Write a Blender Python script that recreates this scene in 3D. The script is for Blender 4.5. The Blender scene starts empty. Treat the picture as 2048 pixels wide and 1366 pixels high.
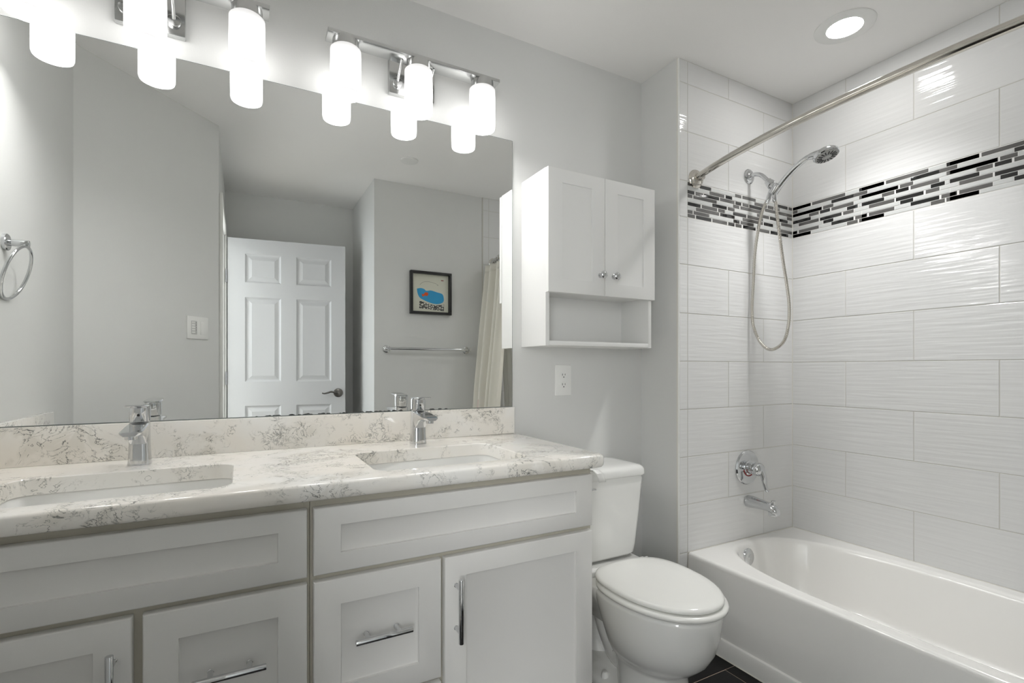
import bpy, bmesh, math, random
from mathutils import Vector, Matrix
random.seed(7)
PI = math.pi
S = bpy.context.scene
COL = S.collection

# ------------------------------------------------------------------ camera
cam_d = bpy.data.cameras.new('camera')
cam = bpy.data.objects.new('camera', cam_d); COL.objects.link(cam)
CAMY, CAMZ = -1.728, 1.1336
cam.location = (0.0, CAMY, CAMZ)
cam.rotation_euler = (PI/2, 0, -math.radians(28.379))
cam_d.sensor_width = 36.0
cam_d.lens = 999.48/2048*36.0
cam_d.shift_y = (737.93-683.0)/2048.0
cam_d.clip_start = 0.02
S.camera = cam
# ------------------------------------------------------------------ world, exposure
w = bpy.data.worlds.new('world'); S.world = w; w.use_nodes = True
w.node_tree.nodes['Background'].inputs[0].default_value = (0.75, 0.82, 1, 1)
w.node_tree.nodes['Background'].inputs[1].default_value = 0.3
S.view_settings.view_transform = 'Standard'
S.view_settings.look = 'None'
S.view_settings.gamma = 1.0
S.view_settings.use_curve_mapping = False
S.view_settings.exposure = 0.70
S.cycles.use_denoising = True
S.cycles.max_bounces = 14
S.cycles.diffuse_bounces = 8
S.cycles.glossy_bounces = 8
S.cycles.sample_clamp_indirect = 6.0

BOTTOM_E = 47.0      # open lower end of the shade, where the bulb shows
SHADE_E = 3.1       # lamp shade radiance
DOWN_E = 46.0        # recessed ceiling lens radiance
def area(name, loc, aim, sx, sy, power, col=(1, 1, 1)):
    l = bpy.data.lights.new(name, 'AREA'); l.shape = 'RECTANGLE'
    l.size = sx; l.size_y = sy; l.energy = power; l.color = col
    o = bpy.data.objects.new(name, l); COL.objects.link(o); o.location = loc
    o.rotation_euler = (Vector(aim)-Vector(loc)).to_track_quat('-Z', 'Y').to_euler()
    return o
# added lamps in the unseen bedroom, filling the bathroom through the open doorway
area('bedroom_fill', (-0.72, -2.97, 1.45), (-0.72, -1.5, 1.40), 1.15, 1.35, 39, (0.97, 0.985, 1.0))
area('bedroom_side_fill', (-1.82, -1.85, 1.45), (0.4, -1.85, 1.40), 1.2, 1.35, 12, (0.80, 0.89, 1.0))  # added fill, bluish like the daylight that reaches the doorway

# ------------------------------------------------------------------ materials
def new_mat(name):
    m = bpy.data.materials.new(name); m.use_nodes = True
    return m, m.node_tree, m.node_tree.nodes['Principled BSDF']
def mat(name, col, rough=0.5, metal=0.0, spec=0.5, bump=None, coat=0.0, vary=0.0):
    m, t, b = new_mat(name)
    b.inputs['Base Color'].default_value = (*col, 1)
    b.inputs['Roughness'].default_value = rough
    b.inputs['Metallic'].default_value = metal
    b.inputs['Specular IOR Level'].default_value = spec
    b.inputs['Coat Weight'].default_value = coat
    tc = t.nodes.new('ShaderNodeTexCoord')
    if vary:
        n = t.nodes.new('ShaderNodeTexNoise'); n.inputs['Scale'].default_value = 6
        mx = t.nodes.new('ShaderNodeMix'); mx.data_type = 'RGBA'
        mx.inputs[6].default_value = (*[c*(1-vary) for c in col], 1)
        mx.inputs[7].default_value = (*[min(1, c*(1+vary)) for c in col], 1)
        t.links.new(tc.outputs['Object'], n.inputs['Vector'])
        t.links.new(n.outputs['Fac'], mx.inputs[0]); t.links.new(mx.outputs[2], b.inputs['Base Color'])
    if bump:
        n = t.nodes.new('ShaderNodeTexNoise'); n.inputs['Scale'].default_value = bump[0]; n.inputs['Detail'].default_value = 3
        bp = t.nodes.new('ShaderNodeBump'); bp.inputs['Strength'].default_value = bump[1]; bp.inputs['Distance'].default_value = 0.001
        t.links.new(tc.outputs['Object'], n.inputs['Vector'])
        t.links.new(n.outputs['Fac'], bp.inputs['Height']); t.links.new(bp.outputs['Normal'], b.inputs['Normal'])
    return m
M = {}
M['paint'] = mat('grey_wall_paint', (0.70, 0.703, 0.69), 0.5, spec=0.3, bump=(260, 0.25), vary=0.015)
M['ceiling'] = mat('white_ceiling_paint', (0.91, 0.90, 0.885), 0.8, spec=0.2, bump=(200, 0.2))
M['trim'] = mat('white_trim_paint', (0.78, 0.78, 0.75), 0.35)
M['cab'] = mat('white_cabinet_paint', (0.76, 0.752, 0.73), 0.38, bump=(90, 0.12), vary=0.012)
M['cabside'] = mat('cream_cabinet_box', (0.50, 0.475, 0.40), 0.5)
M['wcab'] = mat('white_melamine', (0.80, 0.80, 0.785), 0.5, spec=0.3)
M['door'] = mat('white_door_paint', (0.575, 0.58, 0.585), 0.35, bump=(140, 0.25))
M['porcelain'] = mat('white_porcelain', (0.86, 0.86, 0.84), 0.09, coat=0.4)
M['seat'] = mat('white_seat_plastic', (0.87, 0.87, 0.84), 0.16)
M['tub'] = mat('white_tub_enamel', (0.86, 0.85, 0.825), 0.16, coat=0.3)
M['plastic'] = mat('white_plastic', (0.84, 0.84, 0.82), 0.35)
M['slot'] = mat('dark_slot', (0.03, 0.03, 0.03), 0.6)
M['chrome'] = mat('chrome', (0.66, 0.67, 0.68), 0.07, 1.0)
M['nickel'] = mat('polished_nickel', (0.66, 0.63, 0.58), 0.1, 1.0)
M['fixture'] = mat('satin_chrome_fixture', (0.56, 0.565, 0.56), 0.2, 1.0)
M['steel'] = mat('brushed_hose_steel', (0.62, 0.59, 0.54), 0.25, 1.0)
M['bronze'] = mat('dark_satin_nickel', (0.20, 0.19, 0.18), 0.22, 1.0)
M['hinge'] = mat('hinge_metal', (0.35, 0.35, 0.36), 0.35, 1.0)
M['black'] = mat('black_frame', (0.012, 0.012, 0.012), 0.35)
M['paper'] = mat('cream_paper', (0.70, 0.70, 0.60), 0.8)
M['blue'] = mat('blue_paint', (0.035, 0.33, 0.62), 0.7, vary=0.2)
M['orange'] = mat('orange_paint', (0.70, 0.10, 0.02), 0.7, vary=0.3)
M['red'] = mat('red_mark', (0.25, 0.02, 0.02), 0.4)
M['caulk'] = mat('cream_caulk', (0.74, 0.72, 0.66), 0.6)
M['grout'] = mat('light_grout', (0.60, 0.585, 0.54), 0.85, spec=0.2)
M['mgrout'] = mat('mosaic_grout', (0.82, 0.81, 0.79), 0.85, spec=0.2)
M['tape'] = mat('clear_tape', (0.85, 0.85, 0.83), 0.25)

M['pink'] = mat('pink_patch', (0.72, 0.55, 0.50), 0.7)
M['carpet'] = mat('beige_bounce_carpet', (0.62, 0.58, 0.52), 0.95)  # unseen floor, made beige to bounce the fill light to the ceiling
M['panel'] = mat('pale_grey_plastic', (0.55, 0.55, 0.54), 0.4)
M['spray'] = mat('grey_spray_face', (0.40, 0.40, 0.39), 0.35)

def curtain_mat(name, col, tl):
    m, t, b = new_mat(name)
    b.inputs['Base Color'].default_value = col; b.inputs['Roughness'].default_value = 0.9
    tr = t.nodes.new('ShaderNodeBsdfTranslucent'); tr.inputs['Color'].default_value = col
    mx = t.nodes.new('ShaderNodeMixShader'); mx.inputs[0].default_value = tl
    out = t.nodes['Material Output']
    t.links.new(b.outputs[0], mx.inputs[1]); t.links.new(tr.outputs[0], mx.inputs[2]); t.links.new(mx.outputs[0], out.inputs[0])
    return m
M['curtain'] = curtain_mat('cream_curtain_cloth', (0.86, 0.835, 0.76, 1), 0.25)
M['liner'] = curtain_mat('white_liner', (0.9, 0.9, 0.88, 1), 0.45)

def tile_mat():
    m, t, b = new_mat('white_rippled_tile')
    b.inputs['Base Color'].default_value = (0.74, 0.74, 0.735, 1); b.inputs['Roughness'].default_value = 0.07
    b.inputs['Coat Weight'].default_value = 0.2
    tc = t.nodes.new('ShaderNodeTexCoord')
    def ns(scale, sc, det):
        mp = t.nodes.new('ShaderNodeMapping'); mp.inputs['Scale'].default_value = scale
        n = t.nodes.new('ShaderNodeTexNoise'); n.inputs['Scale'].default_value = sc; n.inputs['Detail'].default_value = det
        t.links.new(tc.outputs['Object'], mp.inputs['Vector']); t.links.new(mp.outputs['Vector'], n.inputs['Vector']); return n
    a = ns((4.5, 4.5, 70), 1.0, 1.0)
    bp = t.nodes.new('ShaderNodeBump'); bp.inputs['Strength'].default_value = 1.0; bp.inputs['Distance'].default_value = 0.0012
    t.links.new(a.outputs['Fac'], bp.inputs['Height']); t.links.new(bp.outputs['Normal'], b.inputs['Normal'])
    t.links.new(bp.outputs['Normal'], b.inputs['Coat Normal'])
    return m
M['tile'] = tile_mat()

def glass_tile(name, col, v):
    m = mat(name, col, 0.08, vary=v, coat=0.5); return m
M['mK'] = glass_tile('black_glass_tile', (0.012, 0.012, 0.012), 0.3)
M['mD'] = glass_tile('smoky_grey_glass_tile', (0.11, 0.107, 0.103), 0.45)
M['mL'] = glass_tile('frosted_white_glass_tile', (0.60, 0.61, 0.60), 0.05)

def quartz():
    m, t, b = new_mat('veined_quartz')
    b.inputs['Roughness'].default_value = 0.12; b.inputs['Coat Weight'].default_value = 0.2
    tc = t.nodes.new('ShaderNodeTexCoord')
    geo = tc.outputs['Object']
    def noise(scale, det, dist, off=0, st=(1, 1, 1)):
        mp = t.nodes.new('ShaderNodeMapping'); mp.inputs['Location'].default_value = (off, off*0.7, off*0.3)
        mp.inputs['Scale'].default_value = st
        n = t.nodes.new('ShaderNodeTexNoise'); n.inputs['Scale'].default_value = scale
        n.inputs['Detail'].default_value = det; n.inputs['Distortion'].default_value = dist; n.inputs['Roughness'].default_value = 0.6
        t.links.new(geo, mp.inputs['Vector']); t.links.new(mp.outputs['Vector'], n.inputs['Vector']); return n.outputs['Fac']
    def mth(op, a, bb=None, clamp=False):
        n = t.nodes.new('ShaderNodeMath'); n.operation = op; n.use_clamp = clamp
        for i, v in enumerate((a, bb)):
            if v is None: continue
            if isinstance(v, (int, float)): n.inputs[i].default_value = v
            else: t.links.new(v, n.inputs[i])
        return n.outputs[0]
    def rng(v, a, bb, c=0, d=1):
        n = t.nodes.new('ShaderNodeMapRange'); n.interpolation_type = 'SMOOTHSTEP'
        n.inputs['From Min'].default_value = a; n.inputs['From Max'].default_value = bb
        n.inputs['To Min'].default_value = c; n.inputs['To Max'].default_value = d
        t.links.new(v, n.inputs['Value']); return n.outputs['Result']
    v1 = rng(mth('ABSOLUTE', mth('SUBTRACT', noise(15, 9, 2.4, 1.3, (1, 1, 1.2)), 0.5)), 0.0, 0.021, 1, 0)
    v2 = rng(mth('ABSOLUTE', mth('SUBTRACT', noise(26, 9, 1.6, 5.1), 0.5)), 0.0, 0.030, 1, 0)
    patch = rng(noise(5.5, 5, 1.2, 9.0), 0.50, 0.61)
    patch2 = rng(noise(9, 5, 0.8, 3.3), 0.50, 0.62)
    vein = mth('MAXIMUM', mth('MULTIPLY', v1, patch), mth('MULTIPLY', mth('MULTIPLY', v2, patch2), 0.7), True)
    cloud = rng(noise(3.5, 3, 0.5, 7.7), 0.35, 0.7)
    c1 = t.nodes.new('ShaderNodeMix'); c1.data_type = 'RGBA'
    c1.inputs[6].default_value = (0.87, 0.835, 0.775, 1); c1.inputs[7].default_value = (0.89, 0.88, 0.85, 1)
    t.links.new(cloud, c1.inputs[0])
    halo = mth('MULTIPLY', rng(noise(9, 4, 1.4, 1.3), 0.40, 0.5), mth('MULTIPLY', patch, 0.4))
    c2 = t.nodes.new('ShaderNodeMix'); c2.data_type = 'RGBA'; c2.inputs[7].default_value = (0.64, 0.61, 0.54, 1)
    t.links.new(halo, c2.inputs[0]); t.links.new(c1.outputs[2], c2.inputs[6])
    c3 = t.nodes.new('ShaderNodeMix'); c3.data_type = 'RGBA'; c3.inputs[7].default_value = (0.10, 0.105, 0.095, 1)
    t.links.new(mth('MULTIPLY', vein, 0.95), c3.inputs[0]); t.links.new(c2.outputs[2], c3.inputs[6])
    t.links.new(c3.outputs[2], b.inputs['Base Color'])
    return m
M['quartz'] = quartz()

def floor_mat():
    m, t, b = new_mat('black_wood_look_tile')
    b.inputs['Roughness'].default_value = 0.45; b.inputs['Specular IOR Level'].default_value = 0.25
    tc = t.nodes.new('ShaderNodeTexCoord'); mp = t.nodes.new('ShaderNodeMapping'); mp.inputs['Scale'].default_value = (3, 70, 1)
    n = t.nodes.new('ShaderNodeTexNoise'); n.inputs['Scale'].default_value = 1.5; n.inputs['Detail'].default_value = 5
    mx = t.nodes.new('ShaderNodeMix'); mx.data_type = 'RGBA'
    mx.inputs[6].default_value = (0.002, 0.002, 0.002, 1); mx.inputs[7].default_value = (0.014, 0.013, 0.013, 1)
    t.links.new(tc.outputs['Object'], mp.inputs[0]); t.links.new(mp.outputs[0], n.inputs['Vector'])
    t.links.new(n.outputs['Fac'], mx.inputs[0]); t.links.new(mx.outputs[2], b.inputs['Base Color'])
    return m
M['floor'] = floor_mat()
M['fgrout'] = mat('tan_floor_grout', (0.62, 0.50, 0.40), 0.85)

def mirror_mat():
    m, t, b = new_mat('silvered_glass')
    b.inputs['Base Color'].default_value = (0.90, 0.91, 0.90, 1); b.inputs['Metallic'].default_value = 1.0; b.inputs['Roughness'].default_value = 0.0
    return m
M['mirror'] = mirror_mat()
M['medge'] = mat('mirror_edge', (0.30, 0.34, 0.33), 0.15, 0.6)

def emit(name, col, s):
    m, t, b = new_mat(name)
    b.inputs['Base Color'].default_value = (0.55, 0.55, 0.55, 1); b.inputs['Roughness'].default_value = 0.4
    b.inputs['Emission Color'].default_value = (*col, 1); b.inputs['Emission Strength'].default_value = s
    return m
M['shade'] = emit('lit_frosted_glass', (1.0, 0.99, 0.98), SHADE_E)
def shade_glow():
    # the bulb sits inside the tube: most light leaves round its middle, less by the holder and by the rim
    t = M['shade'].node_tree; b = t.nodes['Principled BSDF']
    tc = t.nodes.new('ShaderNodeTexCoord'); sp = t.nodes.new('ShaderNodeSeparateXYZ')
    def mth(op, a, v):
        n = t.nodes.new('ShaderNodeMath'); n.operation = op; t.links.new(a, n.inputs[0]); n.inputs[1].default_value = v; return n.outputs[0]
    t.links.new(tc.outputs['Object'], sp.inputs[0])
    d = mth('ABSOLUTE', mth('ADD', sp.outputs['Z'], 0.018), 0)
    r = t.nodes.new('ShaderNodeMapRange'); r.interpolation_type = 'SMOOTHSTEP'
    r.inputs['From Min'].default_value = 0.082; r.inputs['From Max'].default_value = 0.0
    r.inputs['To Min'].default_value = 0.0; r.inputs['To Max'].default_value = 1.0
    t.links.new(d, r.inputs['Value'])
    e = mth('ADD', mth('MULTIPLY', mth('POWER', r.outputs[0], 1.6), SHADE_E), 0.38)
    t.links.new(e, b.inputs['Emission Strength'])
shade_glow()
M['bulb'] = emit('lit_shade_opening', (1.0, 0.99, 0.98), BOTTOM_E)
M['lens'] = emit('lit_downlight_lens', (1.0, 0.99, 0.97), DOWN_E)

def lace_mat():
    m, t, b = new_mat('black_ink_doodles')
    v = t.nodes.new('ShaderNodeTexVoronoi'); v.feature = 'DISTANCE_TO_EDGE'; v.inputs['Scale'].default_value = 60
    tc = t.nodes.new('ShaderNodeTexCoord'); r = t.nodes.new('ShaderNodeValToRGB')
    r.color_ramp.elements[0].color = (0.03, 0.03, 0.03, 1); r.color_ramp.elements[1].color = (0.68, 0.68, 0.6, 1)
    r.color_ramp.elements[0].position = 0.10; r.color_ramp.elements[1].position = 0.2
    t.links.new(tc.outputs['Object'], v.inputs['Vector']); t.links.new(v.outputs['Distance'], r.inputs[0]); t.links.new(r.outputs[0], b.inputs['Base Color'])
    return m
M['lace'] = lace_mat()

# ------------------------------------------------------------------ mesh helpers
def BM(): return bmesh.new()
def merge(dst, src, mi=0):
    vm = {}
    for v in src.verts: vm[v] = dst.verts.new(v.co)
    for f in src.faces:
        try: nf = dst.faces.new([vm[v] for v in f.verts]); nf.material_index = mi if mi else f.material_index
        except ValueError: pass
    src.free()
def box(bm, x0, x1, y0, y1, z0, z1, bev=0.0, seg=2, mi=0, mtx=None):
    b = BM(); bmesh.ops.create_cube(b, size=1.0)
    for v in b.verts:
        v.co = Vector(((x0+x1)/2+v.co.x*(x1-x0), (y0+y1)/2+v.co.y*(y1-y0), (z0+z1)/2+v.co.z*(z1-z0)))
    if bev: bmesh.ops.bevel(b, geom=list(b.edges), offset=bev, segments=seg, affect='EDGES', profile=0.5)
    if mtx is not None: bmesh.ops.transform(b, matrix=mtx, verts=b.verts)
    for f in b.faces: f.material_index = mi
    merge(bm, b); return bm
def rings(bm, loops, cap0=True, cap1=True, mi=0, closed=True):
    vs = [[bm.verts.new(p) for p in L] for L in loops]
    n = len(vs[0])
    for a, b in zip(vs, vs[1:]):
        for i in range(n if closed else n-1):
            j = (i+1) % n
            try: f = bm.faces.new((a[i], a[j], b[j], b[i])); f.material_index = mi
            except ValueError: pass
    if cap0:
        f = bm.faces.new(list(reversed(vs[0]))); f.material_index = mi
    if cap1:
        f = bm.faces.new(vs[-1]); f.material_index = mi
    return bm
def frame(d):
    d = Vector(d).normalized()
    up = Vector((0, 0, 1)) if abs(d.z) < 0.9 else Vector((1, 0, 0))
    a = d.cross(up).normalized(); b = a.cross(d).normalized()
    return a, b
def lathe(bm, org, axis, prof, n=32, mi=0, cap0=True, cap1=True):
    """prof: (distance along axis, radius)"""
    org = Vector(org); ax = Vector(axis).normalized(); a, b = frame(ax)
    L = []
    for t, r in prof:
        r = max(r, 1e-5)
        L.append([org+ax*t+(a*math.cos(2*PI*i/n)+b*math.sin(2*PI*i/n))*r for i in range(n)])
    return rings(bm, L, cap0, cap1, mi)
def cyl(bm, p0, p1, r, r1=None, n=24, bev=0.0, mi=0):
    p0 = Vector(p0); p1 = Vector(p1); h = (p1-p0).length; r1 = r if r1 is None else r1
    if bev: prof = [(0, r-bev), (bev*0.3, r-bev*0.3), (bev, r), (h-bev, r1), (h-bev*0.3, r1-bev*0.3), (h, r1-bev)]
    else: prof = [(0, r), (h, r1)]
    return lathe(bm, p0, p1-p0, prof, n, mi)
def smooth_path(pts, k=8):
    P = [Vector(p) for p in pts]; out = []
    for i in range(len(P)-1):
        p0 = P[max(i-1, 0)]; p1 = P[i]; p2 = P[i+1]; p3 = P[min(i+2, len(P)-1)]
        for j in range(k):
            t = j/k
            out.append(0.5*((2*p1)+(-p0+p2)*t+(2*p0-5*p1+4*p2-p3)*t*t+(-p0+3*p1-3*p2+p3)*t**3))
    out.append(P[-1]); return out
def tube(bm, path, r, n=14, mi=0, closed=False, flat=(1, 1)):
    """r: number or function(t 0..1); flat scales the two section axes"""
    P = [Vector(p) for p in path]; m = len(P)
    rf = r if callable(r) else (lambda t: r)
    tang = []
    for i in range(m):
        if closed: d = P[(i+1) % m]-P[i-1]
        else: d = P[min(i+1, m-1)]-P[max(i-1, 0)]
        tang.append(d.normalized())
    a, b = frame(tang[0]); L = []
    for i in range(m):
        a = (a-tang[i]*a.dot(tang[i])).normalized(); b = tang[i].cross(a)
        q = rf(i/(m-1))
        L.append([P[i]+(a*math.cos(2*PI*j/n)*flat[0]+b*math.sin(2*PI*j/n)*flat[1])*q for j in range(n)])
    if closed:
        L.append(L[0]); rings(bm, L, False, False, mi); bmesh.ops.remove_doubles(bm, verts=bm.verts, dist=1e-6)
        return bm
    return rings(bm, L, True, True, mi)
def prism(bm, pts, off, mi=0):
    """pts: closed 3-D outline; off: extrusion vector"""
    a = [Vector(p) for p in pts]; b = [p+Vector(off) for p in a]
    return rings(bm, [a, b], True, True, mi)
def sel(cx, cy, hx, hy, n, ex, z, rot=0):
    out = []
    for i in range(n):
        t = 2*PI*i/n; c, s = math.cos(t), math.sin(t)
        out.append(Vector((cx+hx*math.copysign(abs(c)**(2/ex), c), cy+hy*math.copysign(abs(s)**(2/ex), s), z)))
    return out
def rrect(x0, x1, y0, y1, r, z, k=6):
    out = []
    for cx, cy, a0 in ((x1-r, y1-r, 0), (x0+r, y1-r, PI/2), (x0+r, y0+r, PI), (x1-r, y0+r, 1.5*PI)):
        for i in range(k+1):
            a = a0+PI/2*i/k; out.append(Vector((cx+r*math.cos(a), cy+r*math.sin(a), z)))
    return out

# ------------------------------------------------------------------ object helpers
BASE = {}
def tag(o, label, cat, group=None):
    o['label'] = label; o['category'] = cat
    if group: o['group'] = group
    return o
def thing(name, label, cat, loc, group=None):
    o = bpy.data.objects.new(name, None); COL.objects.link(o); o.location = loc
    o.empty_display_size = 0.05
    tag(o, label, cat, group); BASE[o.name] = Vector(loc); return o
def obj(name, bm, mats, parent=None, angle=35, flat=False, recalc=True):
    if recalc: bmesh.ops.recalc_face_normals(bm, faces=bm.faces)
    if parent is not None: base = BASE[parent.name]
    else:
        xs = [v.co.x for v in bm.verts]; ys = [v.co.y for v in bm.verts]; zs = [v.co.z for v in bm.verts]
        base = Vector(((min(xs)+max(xs))/2, (min(ys)+max(ys))/2, min(zs)))
    for v in bm.verts: v.co -= base
    me = bpy.data.meshes.new(name); bm.to_mesh(me); bm.free()
    for mm in (mats if isinstance(mats, (list, tuple)) else [mats]): me.materials.append(M[mm])
    if not flat:
        for p in me.polygons: p.use_smooth = True
        me.set_sharp_from_angle(angle=math.radians(angle))
    o = bpy.data.objects.new(name, me); COL.objects.link(o)
    if parent is not None: o.parent = parent
    else: o.location = base
    BASE[o.name] = base
    return o
def struct(name, bm, mats, **k):
    o = obj(name, bm, mats, **k); o['kind'] = 'structure'; return o
def kids(o): return [c for c in bpy.data.objects if c.parent is o]
def dup(o, d=None, label=None, group=None, parent=None):
    c = o.copy(); COL.objects.link(c)
    if parent is not None: c.parent = parent
    else:
        c.location = Vector(o.location)+Vector(d)
        if label: c['label'] = label
        if group: c['group'] = group
    for k in kids(o): dup(k, parent=c)
    return c

# ================================================================== the room
H = 2.438
XL, XM, XW, XR = -0.593, 0.934, 1.607, 2.385       # left wall, mirror end, wing wall, long shower wall
YH, YB = -0.219, -1.74                             # shower head wall, back wall
DL, DR = (XL, -0.871), (-0.110, -1.388)            # diagonal wall
XE, YE = 0.796, -2.49                              # entry passage
T = 0.10
def wall(name, x0, x1, y0, y1, z0=0, z1=H, m='paint'):
    return struct(name, box(BM(), x0, x1, y0, y1, z0, z1), m, flat=True)
wall('wall_vanity', XL-T, XR+T, 0, T)
wall('wall_left', XL-T, XL, DL[1]-0.04, 0)
wall('wall_wing', XW, XR+T, YH+0.007, 0)
wall('wall_right', XR+0.007, XR+T, YB-T, YH+0.007)
wall('wall_back', XE, XR+T, YB-T, YB)
wall('wall_entry_right', XE, XE+T, YE-T, YB-T)
wall('wall_entry_back', -0.11-T, XE, YE-T, YE)
bm = BM()
n45 = Vector((DR[1]-DL[1], -(DR[0]-DL[0]), 0)).normalized()   # outward
pts = [Vector((*DL, 0)), Vector((*DR, 0)), Vector((*DR, 0))+n45*T, Vector((*DL, 0))+n45*T]
struct('wall_diagonal', prism(bm, pts, (0, 0, H)), 'paint', flat=True)
DOORY0, DOORY1, DOORZ = -1.480, -2.205, 2.045
bm = BM()
box(bm, -0.11-T, -0.11, DOORY0, -1.389, 0, H); box(bm, -0.11-T, -0.11, YE, DOORY1, 0, H)
box(bm, -0.11-T, -0.11, DOORY1, DOORY0, DOORZ, H)
struct('wall_entry_left', bm, 'paint', flat=True)
struct('ceiling', box(BM(), -1.9, XR+T, -3.1, T, H, H+0.08), 'ceiling', flat=True)
# neighbouring bedroom side
wall('wall_bedroom_far', -1.95, -1.85, -3.1, -0.6)
wall('wall_bedroom_back', -1.85, -0.21, -3.1, -3.0)
wall('wall_bedroom_front', -1.85, -0.70, -0.7, -0.6)
# invented window frames, added around the two fill lamps
def added_window_frame(name, cx, cy, horiz):
    bm = BM(); hw, z0, z1 = 0.60, 0.76, 2.14
    def bx(a0, a1, z0_, z1_, d=0.03):
        if horiz: box(bm, cx+a0, cx+a1, cy-0.001, cy+d, z0_, z1_, 0.002)
        else: box(bm, cx-0.001, cx+d, cy+a0, cy+a1, z0_, z1_, 0.002)
    bx(-hw-0.05, -hw, z0-0.05, z1+0.05); bx(hw, hw+0.05, z0-0.05, z1+0.05); bx(-hw, hw, z1, z1+0.05); bx(-hw, hw, z0-0.05, z0); bx(-hw-0.07, hw+0.07, z0-0.075, z0-0.05, 0.08)
    return struct(name, bm, 'trim')
added_window_frame('added_window_1', -0.72, -3.0, True)
added_window_frame('added_window_2', -1.85, -1.85, False)
bm = BM(); box(bm, -1.85, -0.212, -3.0, -0.7, -0.0005, 0.012); struct('floor_bedroom', bm, 'carpet', flat=True)
# floor: black wood-look tiles, tan grout
bm = BM()
box(bm, -1.95, XR+T, -3.1, T, -0.05, -0.0012, mi=1)
PW, PL = 0.1525, 0.61
r = 0; y = -0.452+PW*3
while y > -3.1:
    off = (0.0, 0.305, 0.15)[r % 3]
    x = 1.602-PL*6+off*(1 if r != 3 else 0)
    if r == 3: x = 1.602-PL*6
    while x < XR+T:
        a, b2 = max(x+0.0015, -1.95), min(x+PL-0.0015, XR+T); c, d = max(y-PW+0.0015, -3.1), min(y-0.0015, T)
        if b2-a > 0.01 and d-c > 0.01:
            vs = [bm.verts.new(p) for p in ((a, c, 0), (b2, c, 0), (b2, d, 0), (a, d, 0))]; bm.faces.new(vs)
            vb = [bm.verts.new((p.co.x, p.co.y, -0.0012)) for p in vs]
            for i in range(4): bm.faces.new((vs[i], vb[i], vb[(i+1) % 4], vs[(i+1) % 4]))
        x += PL
    y -= PW; r += 1
struct('floor', bm, ['floor', 'fgrout'], flat=True)

# ------------------------------------------------------------------ shower tiling
ZT = [0.0, 0.1535, 0.357, 0.559, 0.761, 0.962, 1.166, 1.369, 1.575, 1.775, 1.929, 2.139, 2.341, H]
MOS = 9      # index of the mosaic row
def tile_face(bm, org, ud, nd, u0, u1, z0, z1, g=0.0014, dep=0.0016, bv=0.0012, mi=0):
    o = Vector(org); ud = Vector(ud); nd = Vector(nd); up = Vector((0, 0, 1))
    u0 += g; u1 -= g; z0 += g; z1 -= g
    def L(i, d): return [o+ud*a+up*b2+nd*d for a, b2 in ((u0+i, z0+i), (u1-i, z0+i), (u1-i, z1-i), (u0+i, z1-i))]
    rings(bm, [L(0, -dep), L(0, -bv*0.6), L(bv, 0)], False, True, mi)
def tile_wall(name, org, ud, nd, u_start, u_end, cutsA, cutsB, skip_low=True, col=None):
    """org at z=0 of the tile face; col = (u0,u1) narrow edge column reaching the floor"""
    bm = BM(); o = Vector(org); udv = Vector(ud); ndv = Vector(nd)
    def backing(a, b2, z0, z1):
        P = [o+udv*a+ndv*-0.0014, o+udv*b2+ndv*-0.0014, o+udv*b2+ndv*-0.007, o+udv*a+ndv*-0.007]
        prism(bm, [p+Vector((0, 0, z0)) for p in P], (0, 0, z1-z0), 1)
    backing(u_start, u_end, ZT[2]-0.02, H)
    if col: backing(col[0], col[1], 0, H)
    for k in range(len(ZT)-1):
        z0, z1 = ZT[k], ZT[k+1]
        if col: tile_face(bm, org, ud, nd, col[0]+(0.006 if col[0] < col[1] else 0), col[1], z0, z1)
        if k < 2 or k == MOS: continue
        cuts = cutsA if k % 2 == 0 else cutsB
        if k > MOS: cuts = cutsB if k % 2 == 0 else cutsA
        e = [u_start]+[c for c in cuts if u_start < c < u_end]+[u_end]
        for a, b2 in zip(e, e[1:]): tile_face(bm, org, ud, nd, a, b2, z0, z1)
    return struct(name, bm, ['tile', 'grout'], angle=20)
# rows from the tub up: k=2 is the B set at u=1527 / y=-.724
headA, headB = [2.163-1.607], [1.918-1.607]
tile_wall('wall_shower_head', (XW, YH, 0), (1, 0, 0), (0, -1, 0), 0.054, XR-XW, headA, headB, col=(0.0, 0.054))
LA = [0.505+i*0.518 for i in range(3)]; LB = [0.246+i*0.519 for i in range(3)]
tile_wall('wall_shower_long', (XR, YH, 0), (0, -1, 0), (-1, 0, 0), 0.0, YH-YB, LA, LB)
tile_wall('wall_shower_foot', (XW, YB+0.008, 0), (1, 0, 0), (0, 1, 0), 0.054, XR-XW, headA, headB, col=(0.0, 0.054))
# rounded edge strip down the outer corner of the head wall
bm = BM(); cyl(bm, (XW+0.0035, YH+0.0035, 0), (XW+0.0035, YH+0.0035, H), 0.0042, n=12)
struct('trim_1', bm, 'plastic')
bm = BM(); box(bm, XW-0.0012, XW+0.001, YH+0.004, YH+0.009, 0, H); struct('trim_2', bm, 'caulk')

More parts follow.
